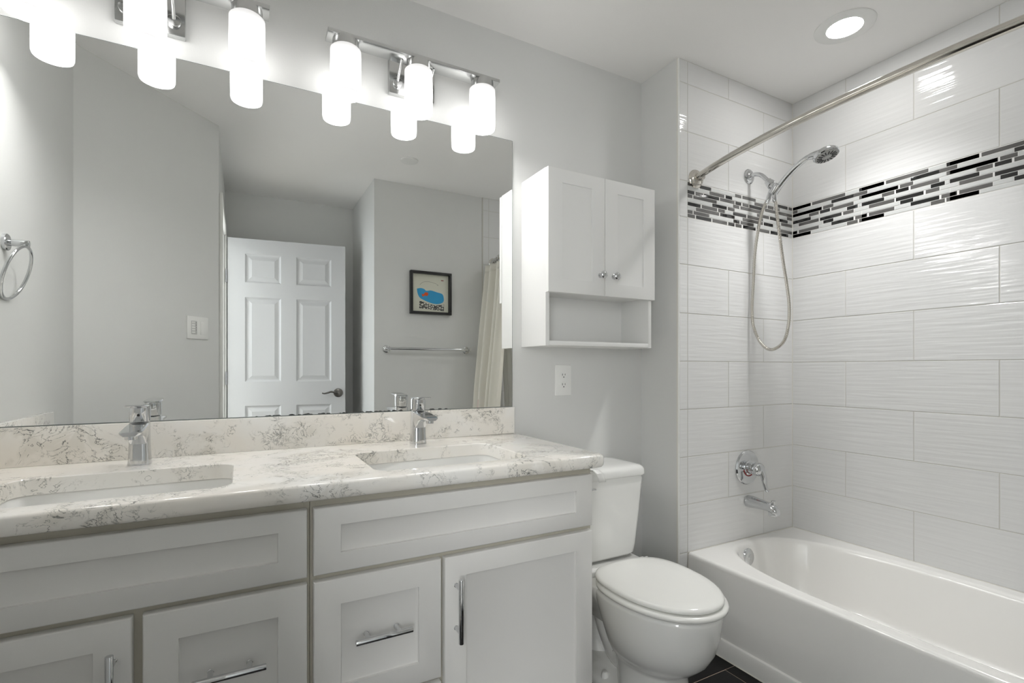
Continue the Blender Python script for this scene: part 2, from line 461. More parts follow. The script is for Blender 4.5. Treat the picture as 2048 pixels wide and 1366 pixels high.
def mosaic(name, org, ud, nd, u0, u1, rows):
    bm = BM(); o = Vector(org); udv = Vector(ud); ndv = Vector(nd)
    P = [o+udv*u0+ndv*-0.0012, o+udv*u1+ndv*-0.0012, o+udv*u1+ndv*-0.007, o+udv*u0+ndv*-0.007]
    prism(bm, [p+Vector((0, 0, ZT[MOS])) for p in P], (0, 0, ZT[MOS+1]-ZT[MOS]), 3)
    hh = (ZT[MOS+1]-ZT[MOS]-0.003)/9
    for r, row in enumerate(rows):
        z1 = ZT[MOS+1]-0.0015-r*hh; z0 = z1-hh
        for c, a, b2 in row:
            a = max(a, u0); b2 = min(b2, u1)
            if b2-a < 0.004: continue
            tile_face(bm, org, ud, nd, a, b2, z0, z1, g=0.0012, bv=0.0006, mi={'K': 0, 'D': 1, 'L': 2}[c])
    struct(name, bm, ['mK', 'mD', 'mL', 'mgrout'], angle=20)
def fillrow(segs, a0, a1, per=None):
    """segs (colour,start,end) sorted; fill the gaps with frosted pieces; repeat with the sheet period"""
    out = []
    if per:
        s2 = []
        for k in range(-1, 8):
            for c, a, b2 in segs: s2.append((c, a+per*k, b2+per*k))
        segs = s2
    cur = a0
    for c, a, b2 in segs:
        if b2 < a0 or a > a1: continue
        if a-cur > 0.012:
            g = a-cur
            if g > 0.16: out += [('L', cur, cur+g*0.45), ('L', cur+g*0.45, a)]
            else: out.append(('L', cur, a))
        out.append((c, a, b2)); cur = b2
    if a1-cur > 0.012: out.append(('L', cur, a1))
    return out
# head wall: picture columns of the sheet -> metres along the wall
def hx(px): # crop pixel -> u along the head wall (view ray met with the wall plane)
    t = (px/4.452+1340-1024)/999.48; a = math.radians(28.379)
    return (YH-CAMY)*(math.sin(a)+t*math.cos(a))/(math.cos(a)-t*math.sin(a))-XW
def ly(px):
    t = (px/4.017+1580-1024)/999.48; a = math.radians(28.379)
    return YH-(CAMY+XR*(math.cos(a)-t*math.sin(a))/(math.sin(a)+t*math.cos(a)))
HR = ["D155-262 K265-368 D580-638 D645-765 K945-1050 D1055-1088", "D352-487 K495-555 D752-865 D870-925 D930-978",
      "K155-220 D228-297 K302-440 D445-578 K582-638 D645-702 K708-840 D845-940 D945-1088", "D155-202 D208-418 D562-620 D627-820 D1042-1088",
      "K377-508 D515-577 D775-885 K890-1050", "K155-275 D283-422 D428-490 K562-682 D690-830 D990-1088",
      "D232-440 K447-578 D647-830 K835-920", "D155-205 D210-350 K565-622 D628-748 D985-1088",
      "D155-225 K232-370 D378-512 K518-577 D583-640 K650-765 D773-888 K895-960 K968-1055"]
LR = ["K22-168 D175-445 K552-757 D765-1113", "D-30-62 K330-512 D520-617", "D22-257 D263-350 D552-870", "D150-232 K238-322 D330-512",
      "K22-168 K455-546 K553-755", "D68-232 K238-415 D424-513 D623-835", "K265-350 D878-988", "K22-60 D68-232 K330-512 D521-615 D623-835",
      "K22-168 D455-546 D552-755"]
def parse(s, f):
    out = []
    for w_ in s.split():
        c = w_[0]; b_ = w_[1:]; neg = b_.startswith('-'); a, d = (b_[1:] if neg else b_).split('-')
        out.append((c, f((-1 if neg else 1)*float(a)), f(float(d))))
    return out
hrows = [fillrow(parse(s, hx), 0.054, XR-XW) for s in HR]
mosaic('trim_3', (XW, YH, 0), (1, 0, 0), (0, -1, 0), 0.054, XR-XW, hrows)
PER = ly(1253)-ly(552)
def lrow(s):
    seg = parse(s, ly); st = min(a for c, a, b2 in seg)
    seg = [q for q in seg if q[1] < st+PER-0.01]
    return fillrow(seg, 0.0, YH-YB, PER)
mosaic('trim_4', (XR, YH, 0), (0, -1, 0), (-1, 0, 0), 0.0, YH-YB, [lrow(s) for s in LR])
mosaic('trim_5', (XW, YB+0.008, 0), (1, 0, 0), (0, 1, 0), 0.054, XR-XW, hrows)

# ------------------------------------------------------------------ doorway trim and open door
bm = BM()
box(bm, -0.11, -0.092, DOORY0, -1.442, 0, DOORZ+0.055, 0.004)
box(bm, -0.11, -0.092, DOORY1-0.055, DOORY1, 0, DOORZ+0.055, 0.004)
box(bm, -0.11, -0.092, DOORY1, DOORY0, DOORZ, DOORZ+0.055, 0.004)
box(bm, -0.212, -0.108, DOORY0-0.018, DOORY0, 0, DOORZ, 0.001)
box(bm, -0.212, -0.108, DOORY1, DOORY1+0.018, 0, DOORZ, 0.001)
struct('trim_6', bm, 'trim')
D0 = Vector((-0.087, -2.20, 0)); D1 = Vector((0.668, -2.10, 0)); du = (D1-D0).normalized(); dn = Vector((-du.y, du.x, 0))
DM = Matrix(((du.x, dn.x, 0, D0.x), (du.y, dn.y, 0, D0.y), (0, 0, 1, 0), (0, 0, 0, 1)))   # local (u, n, z); +n faces the mirror
def door_face(bm, side):
    us = [0, 0.106, 0.332, 0.431, 0.665, 0.762]; zs = [0.012, 0.23, 0.879, 1.045, 1.63, 1.731, 1.93, 2.033]
    y0 = 0.0 if side > 0 else -0.035
    for i in range(5):
        for k in range(7):
            R = lambda t, d: [Vector((a, y0-side*d, b2)) for a, b2 in ((us[i]+t, zs[k]+t), (us[i+1]-t, zs[k]+t), (us[i+1]-t, zs[k+1]-t), (us[i]+t, zs[k+1]-t))]
            if i in (1, 3) and k in (1, 3, 5):
                rings(bm, [R(0, 0), R(0.004, 0.004), R(0.012, 0.010), R(0.020, 0.010), R(0.042, 0.003), R(0.045, 0.0035)], False, True)
            else: rings(bm, [R(0, 0), R(0, 0)], False, True)
bm = BM(); door_face(bm, 1); door_face(bm, -1)
for a, b2 in (((0, 0.012), (0.762, 0.012)), ((0.762, 0.012), (0.762, 2.033)), ((0.762, 2.033), (0, 2.033)), ((0, 2.033), (0, 0.012))):
    v = [bm.verts.new((a[0], 0, a[1])), bm.verts.new((b2[0], 0, b2[1])), bm.verts.new((b2[0], -0.035, b2[1])), bm.verts.new((a[0], -0.035, a[1]))]
    bm.faces.new(v)
bmesh.ops.remove_doubles(bm, verts=bm.verts, dist=1e-5)
bmesh.ops.transform(bm, matrix=DM, verts=bm.verts)
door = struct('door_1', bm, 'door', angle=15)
bm = BM()
lathe(bm, (0.713, 0, 0.96), (0, 1, 0), [(0, 0.033), (0.004, 0.033), (0.009, 0.029), (0.012, 0.014), (0.045, 0.012), (0.05, 0.008)], 28)
tube(bm, smooth_path([(0.713, 0.045, 0.96), (0.695, 0.05, 0.963), (0.665, 0.05, 0.969), (0.64, 0.048, 0.962), (0.617, 0.046, 0.957), (0.602, 0.044, 0.961)], 6), lambda t: 0.009-0.005*t, 12)
lathe(bm, (0.713, -0.035, 0.96), (0, -1, 0), [(0, 0.033), (0.009, 0.029), (0.012, 0.012), (0.05, 0.01)], 28)
bmesh.ops.transform(bm, matrix=DM, verts=bm.verts)
obj('door_lever', bm, 'bronze', door)
for z in (0.25, 1.07, 1.77):
    bm = BM(); cyl(bm, (-0.006, 0.004, z-0.045), (-0.006, 0.004, z+0.045), 0.006, n=12)
    box(bm, -0.010, 0.0, -0.030, 0.0, z-0.045, z+0.045, 0.0005)
    bmesh.ops.transform(bm, matrix=DM, verts=bm.verts); obj('hinge', bm, 'hinge', door)

# ================================================================== vanity units
YF, YX = -0.55, -0.53        # door face, box face
def shaker(bm, x0, x1, z0, z1, yb, yf, s, rt, rb, dep=0.007, ed=0.003):
    R = lambda i, y, a=0, t=0, b2=0: [Vector(p) for p in ((x0+i+a, y, z0+i+b2), (x1-i-a, y, z0+i+b2), (x1-i-a, y, z1-i-t), (x0+i+a, y, z1-i-t))]
    rings(bm, [R(0, yb), R(0, yf+ed), R(ed*0.35, yf+ed*0.35), R(ed, yf), R(0, yf, s, rt, rb), R(0.0008, yf+dep*0.8, s, rt, rb), R(0.003, yf+dep, s, rt, rb)], True, True)
    return bm
def bar_pull(bm, c, horiz, L=0.13, y0=YF):
    x, z = c; d = Vector((1, 0, 0)) if horiz else Vector((0, 0, 1)); c = Vector((x, y0-0.034, z))
    cyl(bm, c-d*L/2, c+d*L/2, 0.0066, n=20, bev=0.001)
    for s in (-1, 1):
        p = c+d*s*(L/2-0.03 if horiz else L*0.34)
        cyl(bm, (p.x, y0+0.0005, p.z), (p.x, y0-0.034, p.z), 0.0052, n=14)
        lathe(bm, (p.x, y0, p.z), (0, -1, 0), [(0, 0.006), (0.002, 0.006), (0.003, 0.0048)], 14)
    return bm
def vanity(xa, xb, fx0, fx1, door, drw, handle_x, label, dl, rl, hinge_right):
    t = thing('vanity_cabinet', label, 'cabinet', ((xa+xb)/2, -0.27, 0), 'vanity cabinets under the long counter')
    bm = BM()
    box(bm, xa, xa+0.012, YX, -0.003, 0.10, 0.8445, 0.0008); box(bm, xb-0.012, xb, YX, -0.003, 0.10, 0.8445, 0.0008)
    box(bm, xa+0.012, xb-0.012, YX+0.0002, YX+0.009, 0.10, 0.8443); box(bm, xa+0.012, xb-0.012, YX+0.009, -0.003, 0.10, 0.118)
    box(bm, xa+0.012, xb-0.012, -0.015, -0.003, 0.118, 0.8443); box(bm, xa+0.002, xb-0.002, -0.46, -0.003, 0.0, 0.10)
    obj('carcass', bm, 'cabside', t)
    f = obj('false_front', shaker(BM(), fx0, fx1, 0.675, 0.825, YX-0.001, YF, 0.058, 0.043, 0.044), 'cab', t)
    z = 0.661
    for k, (z1, z0) in enumerate(((0.661, 0.366), (0.354, 0.115))):
        g = obj('drawer', shaker(BM(), drw[0], drw[1], z0, z1, YX-0.001, YF, 0.058, 0.058, 0.052), 'cab', t)
        BASE[g.name] = BASE[t.name]
        obj('drawer_handle', bar_pull(BM(), ((drw[0]+drw[1])/2, 0.522 if k == 0 else 0.235), True), 'chrome', g)
    g = obj('cabinet_door', shaker(BM(), door[0], door[1], 0.115, 0.661, YX-0.001, YF, 0.058, 0.052, 0.055), 'cab', t)
    obj('door_handle', bar_pull(BM(), (handle_x, 0.534), False, 0.158), 'chrome', g)
    return t
vanity(0.1335, 0.912, 0.139, 0.905, (0.446, 0.905), (0.139, 0.437), 0.476,
       'white shaker vanity cabinet under the right-hand sink, beside the toilet', '', '', True)
vanity(XL+0.002, 0.1325, -0.585, 0.126, (-0.585, -0.184), (-0.168, 0.126), -0.212,
       'white shaker vanity cabinet under the left-hand sink, against the left wall', '', '', False)

# ------------------------------------------------------------------ countertop
ZC, ZB_, YC, XCR = 0.884, 0.846, -0.575, 0.943
def outer(i, z, k=6):
    """counter outline inset by i on the front and right edges, rounded front-right corner"""
    x1 = XCR-i; y0 = YC+i; r_ = 0.03-i*0.6
    P = [Vector((XL+0.001, -0.001, z))]
    P += [Vector((XL+0.001, y0, z))]
    n = 24
    for j in range(1, n): P.append(Vector((XL+(x1-r_-XL)*j/n, y0, z)))
    for j in range(k+1):
        a = -PI/2+PI/2*j/k; P.append(Vector((x1-r_+r_*math.cos(a), y0+r_+r_*math.sin(a), z)))
    P.append(Vector((x1, -0.001, z)))
    return P
HOLES = [(0.290, 0.722, -0.505, -0.198), (-0.452, -0.020, -0.508, -0.205)]
bm = BM()
prof = [(0.010, ZC), (0.005, ZC-0.0018), (0.0015, ZC-0.006), (0, ZC-0.014), (0, ZB_+0.014), (0.0015, ZB_+0.006), (0.005, ZB_+0.0018), (0.010, ZB_)]
L = [outer(i, z) for i, z in prof]
V = [[bm.verts.new(p) for p in l] for l in L]
n = len(V[0])
for a, b2 in zip(V, V[1:]):
    for i in range(n): bm.faces.new((a[i], a[(i+1) % n], b2[(i+1) % n], b2[i]))
hv = {0: [], 1: []}
for (x0, x1, y0, y1) in HOLES:
    P = [rrect(x0-0.002, x1+0.002, y0-0.002, y1+0.002, 0.042, ZC), rrect(x0, x1, y0, y1, 0.04, ZC-0.002), rrect(x0, x1, y0, y1, 0.04, ZB_)]
    W = [[bm.verts.new(p) for p in l] for l in P]
    for a, b2 in zip(W, W[1:]):
        for i in range(len(a)): bm.faces.new((a[i], a[(i+1) % len(a)], b2[(i+1) % len(a)], b2[i]))
    hv[0].append(W[0]); hv[1].append(W[-1])
for idx, ring in ((0, V[0]), (1, V[-1])):
    ed = []
    for lp in [ring]+hv[idx]:
        for i in range(len(lp)):
            e = bm.edges.get((lp[i], lp[(i+1) % len(lp)])); ed.append(e)
    bmesh.ops.triangle_fill(bm, edges=ed, use_beauty=True)
o = obj('countertop', bm, 'quartz')
tag(o, 'white quartz countertop with grey veins, rounded edge and two sink cut-outs', 'countertop')
o = obj('backsplash', box(BM(), XL+0.022, XM, -0.0205, -0.0005, ZC, 0.985, 0.0015), 'quartz')
tag(o, 'long low quartz backsplash on the counter under the mirror', 'backsplash')
o = obj('backsplash', box(BM(), XL+0.0005, XL+0.021, -0.555, -0.0005, ZC, 0.985, 0.0015), 'quartz')
tag(o, 'short quartz side splash against the left wall, seen only in the mirror', 'backsplash')

# ------------------------------------------------------------------ sinks
def sink(h, label):
    x0, x1, y0, y1 = h; cx, cy = (x0+x1)/2, (y0+y1)/2
    t = thing('sink', label, 'sink', (cx, cy, 0.70), 'undermount bathroom sinks')
    bm = BM(); zt = ZB_-0.0005
    R = lambda i, z, r_: rrect(x0-0.004+i, x1+0.004-i, y0-0.004+i, y1+0.004-i, r_, z)
    rings(bm, [R(-0.004, zt, 0.046), R(-0.001, zt, 0.043), R(0.002, zt-0.004, 0.042), R(0.006, zt-0.05, 0.045), R(0.012, zt-0.10, 0.05), R(0.03, zt-0.125, 0.06),
               R(0.06, zt-0.134, 0.06), R(0.12, zt-0.138, 0.03), R(0.12, zt-0.15, 0.03), R(0.02, zt-0.145, 0.06), R(0.0, zt-0.10, 0.05), R(-0.004, zt-0.01, 0.046), R(-0.004, zt, 0.046)], False, False)
    vb = R(0.12, zt-0.138, 0.03)
    vv = [bm.verts.new(p) for p in vb]; bm.faces.new(vv)
    obj('basin', bm, 'porcelain', t, angle=60)
    bm = BM(); lathe(bm, (cx, cy, zt-0.1378), (0, 0, 1), [(0, 0.024), (0.002, 0.024), (0.003, 0.019), (0.001, 0.017), (0.006, 0.015), (0.0075, 0.008), (0.008, 0.0)], 28)
    obj('drain', bm, 'chrome', t)
    return t
sink(HOLES[0], 'white rectangular undermount sink in the counter nearer the toilet')
sink(HOLES[1], 'white rectangular undermount sink at the left end of the counter')

# ------------------------------------------------------------------ faucets
def faucet(x, y, label):
    t = thing('faucet', label, 'faucet', (x, y, ZC), 'single-handle basin faucets')
    bm = BM(); SQ = lambda hw, hd, z, cy=0.0, ex=3.2: sel(x, y+cy, hw, hd, 28, ex, z)
    rings(bm, [SQ(0.0255, 0.027, ZC+0.0003), SQ(0.0255, 0.027, ZC+0.004), SQ(0.024, 0.0255, ZC+0.02), SQ(0.0225, 0.024, ZC+0.06), SQ(0.0222, 0.0235, ZC+0.085), SQ(0.0222, 0.0235, ZC+0.109), SQ(0.021, 0.022, ZC+0.110)])
    obj('body', bm, 'chrome', t)
    # wedge spout, wide and flat on top, reaching over the basin
    bm = BM(); L = []
    for s, yy, ztop, zbot, hw in ((0, -0.005, 0.109, 0.045, 0.0215), (1, -0.03, 0.1085, 0.058, 0.0222), (2, -0.055, 0.1065, 0.076, 0.023), (3, -0.085, 0.1035, 0.086, 0.0235), (4, -0.118, 0.1005, 0.0865, 0.0235), (5, -0.135, 0.0995, 0.087, 0.0215), (6, -0.143, 0.0985, 0.0885, 0.017)):
        e = 0.003
        L.append([Vector((x+a, y+yy, ZC+b2)) for a, b2 in ((-hw+e, ztop), (hw-e, ztop), (hw, ztop-e), (hw*0.95, (ztop+zbot)/2), (hw*0.8, zbot+e), (hw*0.6, zbot), (-hw*0.6, zbot), (-hw*0.8, zbot+e), (-hw*0.95, (ztop+zbot)/2), (-hw, ztop-e))])
    rings(bm, L)
    sp = obj('spout', bm, 'chrome', t, angle=40)
    bm = BM(); lathe(bm, (x, y-0.118, ZC+0.088), (0, 0, -1), [(0, 0.0125), (0.009, 0.0125), (0.0095, 0.0105), (0.006, 0.010)], 24)
    obj('aerator', bm, 'chrome', sp)
    bm = BM()
    rings(bm, [SQ(0.0215, 0.0225, ZC+0.1115, ex=2.5), SQ(0.0228, 0.0235, ZC+0.113, ex=2.5), SQ(0.0232, 0.0238, ZC+0.148, ex=2.5), SQ(0.0215, 0.022, ZC+0.1505, ex=2.5)])
    h = obj('handle', bm, 'chrome', t)
    bm = BM(); L = []
    for yy, z, hw, th in ((0.022, 0.1515, 0.018, 0.002), (0.0, 0.1525, 0.023, 0.0028), (-0.035, 0.154, 0.0225, 0.0028), (-0.072, 0.1565, 0.021, 0.0024), (-0.082, 0.158, 0.017, 0.0015)):
        L.append([Vector((x+a, y+yy, ZC+z+b2)) for a, b2 in ((-hw, -th*0.3), (-hw*0.9, th), (hw*0.9, th), (hw, -th*0.3), (hw*0.85, -th), (-hw*0.85, -th))])
    rings(bm, L); obj('lever_blade', bm, 'chrome', h)
    lathe_bm = BM(); lathe(lathe_bm, (x, y-0.0238, ZC+0.130), (0, -1, 0), [(0, 0.0032), (0.0008, 0.003)], 14)
    obj('temperature_dot', lathe_bm, 'slot', h)
    return t
faucet(0.519, -0.105, 'chrome single-lever faucet behind the sink nearer the toilet')
faucet(-0.236, -0.108, 'chrome single-lever faucet behind the sink at the left end')

# ------------------------------------------------------------------ mirror
t = thing('mirror', 'large frameless mirror across the wall above the backsplash', 'mirror', ((XL+XM)/2, 0, 0.986))
box_bm = BM(); box(box_bm, XL+0.001, XM-0.001, -0.0045, -0.0004, 0.986, 2.0277); obj('backing', box_bm, 'medge', t, flat=True)
bm = BM(); v = [bm.verts.new(p) for p in ((XL+0.0015, -0.0047, 0.9875), (XM-0.0025, -0.0047, 0.9875), (XM-0.0025, -0.0047, 2.0262), (XL+0.0015, -0.0047, 2.0262))]; bm.faces.new(v)
obj('mirror_glass', bm, 'mirror', t, flat=True)
# black spots where the silvering has gone along the bottom edge
bm = BM(); rr = random.Random(3)
for i in range(46):
    x = 0.02+rr.random()*0.66; r_ = 0.0015+rr.random()*0.004
    pts = [Vector((x+r_*math.cos(a)*1.8*(0.7+rr.random()*0.5), -0.0047, max(0.9875, 0.9878+r_*0.7*math.sin(a)*(0.6+rr.random()*0.6)))) for a in [2*PI*k/9 for k in range(9)]]
    prism(bm, pts, (0, -0.00025, 0))
o = obj('edge_spots', bm, 'slot', t, flat=True); o['kind'] = 'stuff'; o['label'] = 'black worn spots along the bottom edge'

# ------------------------------------------------------------------ vanity lights
def vanity_light(xc, y, label):
    xs = (xc-0.237, xc, xc+0.237)
    t = thing('vanity_light', label, 'wall light', (xc, 0, 2.08), 'three-shade vanity lights above the mirror')
    bm = BM(); box(bm, xc-0.081, xc+0.081, -0.022, -0.0003, 2.083, 2.222, 0.002); obj('backplate', bm, 'fixture', t)
    for q in (-0.055, 0.055):
        bm = BM()
        cyl(bm, (xc+q, -0.0215, 2.118), (xc+q, -0.036, 2.118), 0.017, n=28, bev=0.002)
        cyl(bm, (xc+q, -0.030, 2.120), (xc+q, -y+0.006, 2.168), 0.005, n=14)
        obj('arm', bm, 'fixture', t)
    bm = BM(); box(bm, xc-0.294, xc+0.294, -y-0.030, -y+0.030, 2.166, 2.178, 0.0012); obj('bar', bm, 'fixture', t)
    for k, x in enumerate(xs):
        c = obj('shade_holder', lathe(BM(), (x, -y, 2.1655), (0, 0, -1), [(0, 0.039), (0.002, 0.040), (0.0235, 0.040), (0.026, 0.038)], 36), 'fixture', t)
        bm = BM(); z1, z0, r_ = 2.1405, 1.996, 0.0465
        lathe(bm, (x, -y, z1), (0, 0, -1), [(0, 0.036), (0.0005, 0.043), (0.004, r_), (z1-z0-0.006, r_), (z1-z0-0.001, r_-0.0015), (z1-z0, r_-0.003)], 40, cap1=False)
        obj('glass_shade', bm, 'shade', c, angle=60)
        bm = BM(); lathe(bm, (x, -y, z0+0.0045), (0, 0, -1), [(-0.001, r_-0.004), (0, r_-0.0042), (0.001, r_-0.006)], 40)
        obj('bulb_diffuser', bm, 'bulb', c)
    return t
vanity_light(0.525, 0.092, 'chrome light bar with three lit frosted cylinder shades, nearer the wall cabinet')
vanity_light(-0.224, 0.105, 'chrome light bar with three lit frosted cylinder shades, cut by the photo corner')

# ------------------------------------------------------------------ recessed ceiling light and ceiling disc
t = thing('recessed_light', 'lit round recessed downlight with white trim in the ceiling over the tub', 'ceiling light', (2.02, -0.655, H-0.01))
bm = BM(); lathe(bm, (2.02, -0.655, H+0.0), (0, 0, -1), [(0, 0.101), (0.003, 0.1005), (0.006, 0.095), (0.006, 0.060), (0.002, 0.056)], 56, cap1=False)
obj('trim_ring', bm, 'plastic', t)
bm = BM(); lathe(bm, (2.02, -0.655, H-0.001), (0, 0, -1), [(0, 0.057), (0.0035, 0.056), (0.0045, 0.05)], 48); obj('lens', bm, 'lens', t)
SPOT_W = 38.0
l = bpy.data.lights.new('downlight_beam', 'SPOT'); l.energy = SPOT_W; l.spot_size = math.radians(100); l.spot_blend = 0.9; l.shadow_soft_size = 0.05
lo = bpy.data.objects.new('downlight_beam', l); COL.objects.link(lo); lo.location = (2.02, -0.655, H-0.012)
bm = BM(); lathe(bm, (0.921, -1.337, H), (0, 0, -1), [(0, 0.055), (0.006, 0.054), (0.008, 0.05), (0.009, 0.02)], 40)
tag(obj('ceiling_cover', bm, 'plastic'), 'small flat round white cover on the ceiling, seen in the mirror', 'ceiling cover')

# ================================================================== wall cabinet
CX0, CX1, CZ0, CZ1 = 0.976, 1.492, 1.220, 1.872
t = thing('wall_cabinet', 'white two-door wall cabinet with an open shelf, hung above the toilet', 'cabinet', ((CX0+CX1)/2, 0, CZ0))
bm = BM(); th = 0.016; b_ = 0.0006
box(bm, CX0, CX0+th, -0.18, -0.0005, CZ0, CZ1, b_); box(bm, CX1-th, CX1, -0.18, -0.0005, CZ0, CZ1, b_)
box(bm, CX0+th, CX1-th, -0.178, -0.0005, CZ1-th, CZ1, b_); box(bm, CX0+th, CX1-th, -0.18, -0.0005, CZ0+0.002, CZ0+0.002+th, b_)
box(bm, CX0+th, CX1-th, -0.012, -0.0008, CZ0+0.018, CZ1-th)
obj('body', bm, 'wcab', t)
bm = BM(); box(bm, CX0+th, CX1-th, -0.178, -0.012, 1.425, 1.441, b_); obj('shelf', bm, 'wcab', t)
mid = 1.2345
for k, (a, b2) in enumerate(((CX0-0.001, mid-0.0014), (mid+0.0014, CX1+0.001))):
    bm = BM(); shaker(bm, a, b2, 1.415, CZ1-0.003, -0.1815, -0.20, 0.061, 0.05, 0.05, 0.004, 0.0015)
    if k == 0: pass
    d = obj('cabinet_door', bm, 'wcab', t)
    kx = 1.2105 if k == 0 else 1.276
    bm = BM(); lathe(bm, (kx, -0.20, 1.4925), (0, -1, 0), [(0, 0.010), (0.003, 0.010), (0.005, 0.006), (0.012, 0.0055), (0.016, 0.010), (0.020, 0.0145), (0.025, 0.0150), (0.029, 0.012), (0.031, 0.0075), (0.034, 0.0065), (0.0355, 0.003)], 28)
    obj('knob', bm, 'chrome', d)

# ------------------------------------------------------------------ outlet
t = thing('power_outlet', 'white double power outlet on the grey wall below the wall cabinet', 'outlet', (1.173, 0, 1.024))
bm = BM(); box(bm, 1.133, 1.213, -0.006, -0.0003, 1.024, 1.150, 0.0025); obj('cover_plate', bm, 'plastic', t)
for z in (1.107, 1.067):
    bm = BM(); lathe(bm, (1.173, -0.0055, z), (0, -1, 0), [(0, 0.0168), (0.0018, 0.0168), (0.0026, 0.0160)], 32)
    for v in bm.verts: v.co.z = max(min(v.co.z, z+0.0135), z-0.0135)
    rc = obj('receptacle', bm, 'plastic', t)
    bm = BM(); box(bm, 1.1655, 1.1678, -0.0086, -0.0078, z-0.001, z+0.0075); box(bm, 1.1785, 1.1805, -0.0086, -0.0078, z, z+0.0070)
    cyl(bm, (1.173, -0.0078, z-0.007), (1.173, -0.0086, z-0.007), 0.0026, n=12); obj('slot', bm, 'slot', rc)
bm = BM(); lathe(bm, (1.173, -0.0055, 1.087), (0, -1, 0), [(0, 0.0028), (0.001, 0.0025)], 14); obj('screw', bm, 'plastic', t)

# ------------------------------------------------------------------ switch plate on the diagonal wall
tv = (Vector((*DR, 0))-Vector((*DL, 0))).normalized(); nv = -n45
org = Vector((-0.202, -1.290, 1.343)); dline = (org-Vector((*DL, 1.343))); org = Vector((*DL, 1.343))+tv*dline.dot(tv)
SM = Matrix(((tv.x, nv.x, 0, org.x), (tv.y, nv.y, 0, org.y), (0, 0, 1, org.z), (0, 0, 0, 1)))
def SB(*a, **k): return box(BM(), *a, mtx=SM, **k)
t = thing('light_switch', 'white two-gang plate with fan timer buttons and rocker switch, seen in the mirror', 'switch', tuple(org))
obj('cover_plate', SB(-0.062, 0.062, 0.0003, 0.006, -0.057, 0.057, bev=0.0022), 'plastic', t)
tm = obj('timer_panel', SB(-0.040, -0.007, 0.0055, 0.0075, -0.034, 0.034, bev=0.0008), 'panel', t)
for k in range(5):
    obj('timer_button', SB(-0.037, -0.018, 0.0074, 0.009, 0.022-k*0.0125, 0.030-k*0.0125, bev=0.0006), 'plastic', tm)
    if k < 4: obj('indicator_light', SB(-0.0135, -0.0115, 0.0074, 0.008, 0.024-k*0.0125, 0.027-k*0.0125), 'slot', tm)
obj('rocker', SB(0.014, 0.047, 0.0055, 0.0085, -0.034, 0.034, bev=0.0012), 'plastic', t)

# ------------------------------------------------------------------ towel ring on the left wall
t = thing('towel_ring', 'round chrome towel ring on the left wall, seen in the mirror', 'towel ring', (XL, -0.208, 1.32))
bm = BM(); lathe(bm, (XL+0.0003, -0.208, 1.493), (1, 0, 0), [(0, 0.024), (0.008, 0.024), (0.010, 0.022)], 32); obj('flange', bm, 'chrome', t)
bm = BM(); cyl(bm, (XL+0.009, -0.208, 1.493), (-0.538, -0.208, 1.493), 0.0095, n=24, bev=0.001); obj('post', bm, 'chrome', t)
bm = BM(); R_ = 0.079; c = Vector((-0.566, -0.208, 1.4085)); axv = Vector((0.30, 0, 1)).normalized(); ayv = Vector((0, 1, 0))
tube(bm, [c+(axv*math.cos(2*PI*k/64)+ayv*math.sin(2*PI*k/64))*R_ for k in range(64)], 0.0045, 12, closed=True); obj('ring', bm, 'chrome', t)

# ------------------------------------------------------------------ towel bar on the back wall
t = thing('towel_bar', 'long chrome towel bar on the back wall below the picture', 'towel bar', (1.17, YB, 1.25))
for x in (0.879, 1.474):
    bm = BM(); lathe(bm, (x, YB+0.0003, 1.273), (0, 1, 0), [(0, 0.026), (0.006, 0.026), (0.009, 0.022), (0.011, 0.011), (0.066, 0.010), (0.082, 0.013), (0.09, 0.011)], 28); obj('bracket', bm, 'chrome', t)
bm = BM(); cyl(bm, (0.879, YB+0.075, 1.273), (1.474, YB+0.075, 1.273), 0.009, n=20); obj('bar', bm, 'chrome', t)

# ------------------------------------------------------------------ framed picture on the back wall
t = thing('framed_picture', 'black shadow-box frame with a blue and orange fish drawing, on the back wall', 'picture', (1.195, YB, 1.525))
bm = BM(); x0, x1, z0, z1, fw, dp = 1.042, 1.350, 1.526, 1.831, 0.018, 0.034
ya, yb_ = YB+0.0004, YB+dp
box(bm, x0, x1, ya, yb_, z1-fw, z1, 0.001); box(bm, x0, x1, ya, yb_, z0, z0+fw, 0.001); box(bm, x0, x0+fw, ya, yb_, z0+fw, z1-fw, 0.001); box(bm, x1-fw, x1, ya, yb_, z0+fw, z1-fw, 0.001)
obj('frame', bm, 'black', t)
box_bm = BM(); box(box_bm, x0+fw, x1-fw, ya, ya+0.006, z0+fw, z1-fw); obj('backing_paper', box_bm, 'paper', t)
yp = ya+0.0062
def blob(P, m, nm, d=0.0008, y=yp): 
    q = smooth_path([(a, y, b2) for a, b2 in P]+[(P[0][0], y, P[0][1])], 5)[:-1]; bm = BM(); prism(bm, q, (0, d, 0)); return obj(nm, bm, m, t, angle=30)
blob([(1.095, 1.706), (1.125, 1.712), (1.15, 1.706), (1.165, 1.695), (1.20, 1.700), (1.245, 1.690), (1.285, 1.680), (1.297, 1.655), (1.295, 1.625), (1.270, 1.609), (1.235, 1.604), (1.190, 1.612), (1.145, 1.628), (1.115, 1.645), (1.100, 1.675)], 'blue', 'painted_water')
blob([(1.155, 1.683), (1.175, 1.682), (1.178, 1.668), (1.168, 1.658), (1.153, 1.660), (1.140, 1.652), (1.134, 1.658), (1.132, 1.672), (1.143, 1.668)], 'orange', 'painted_fish', 0.003)
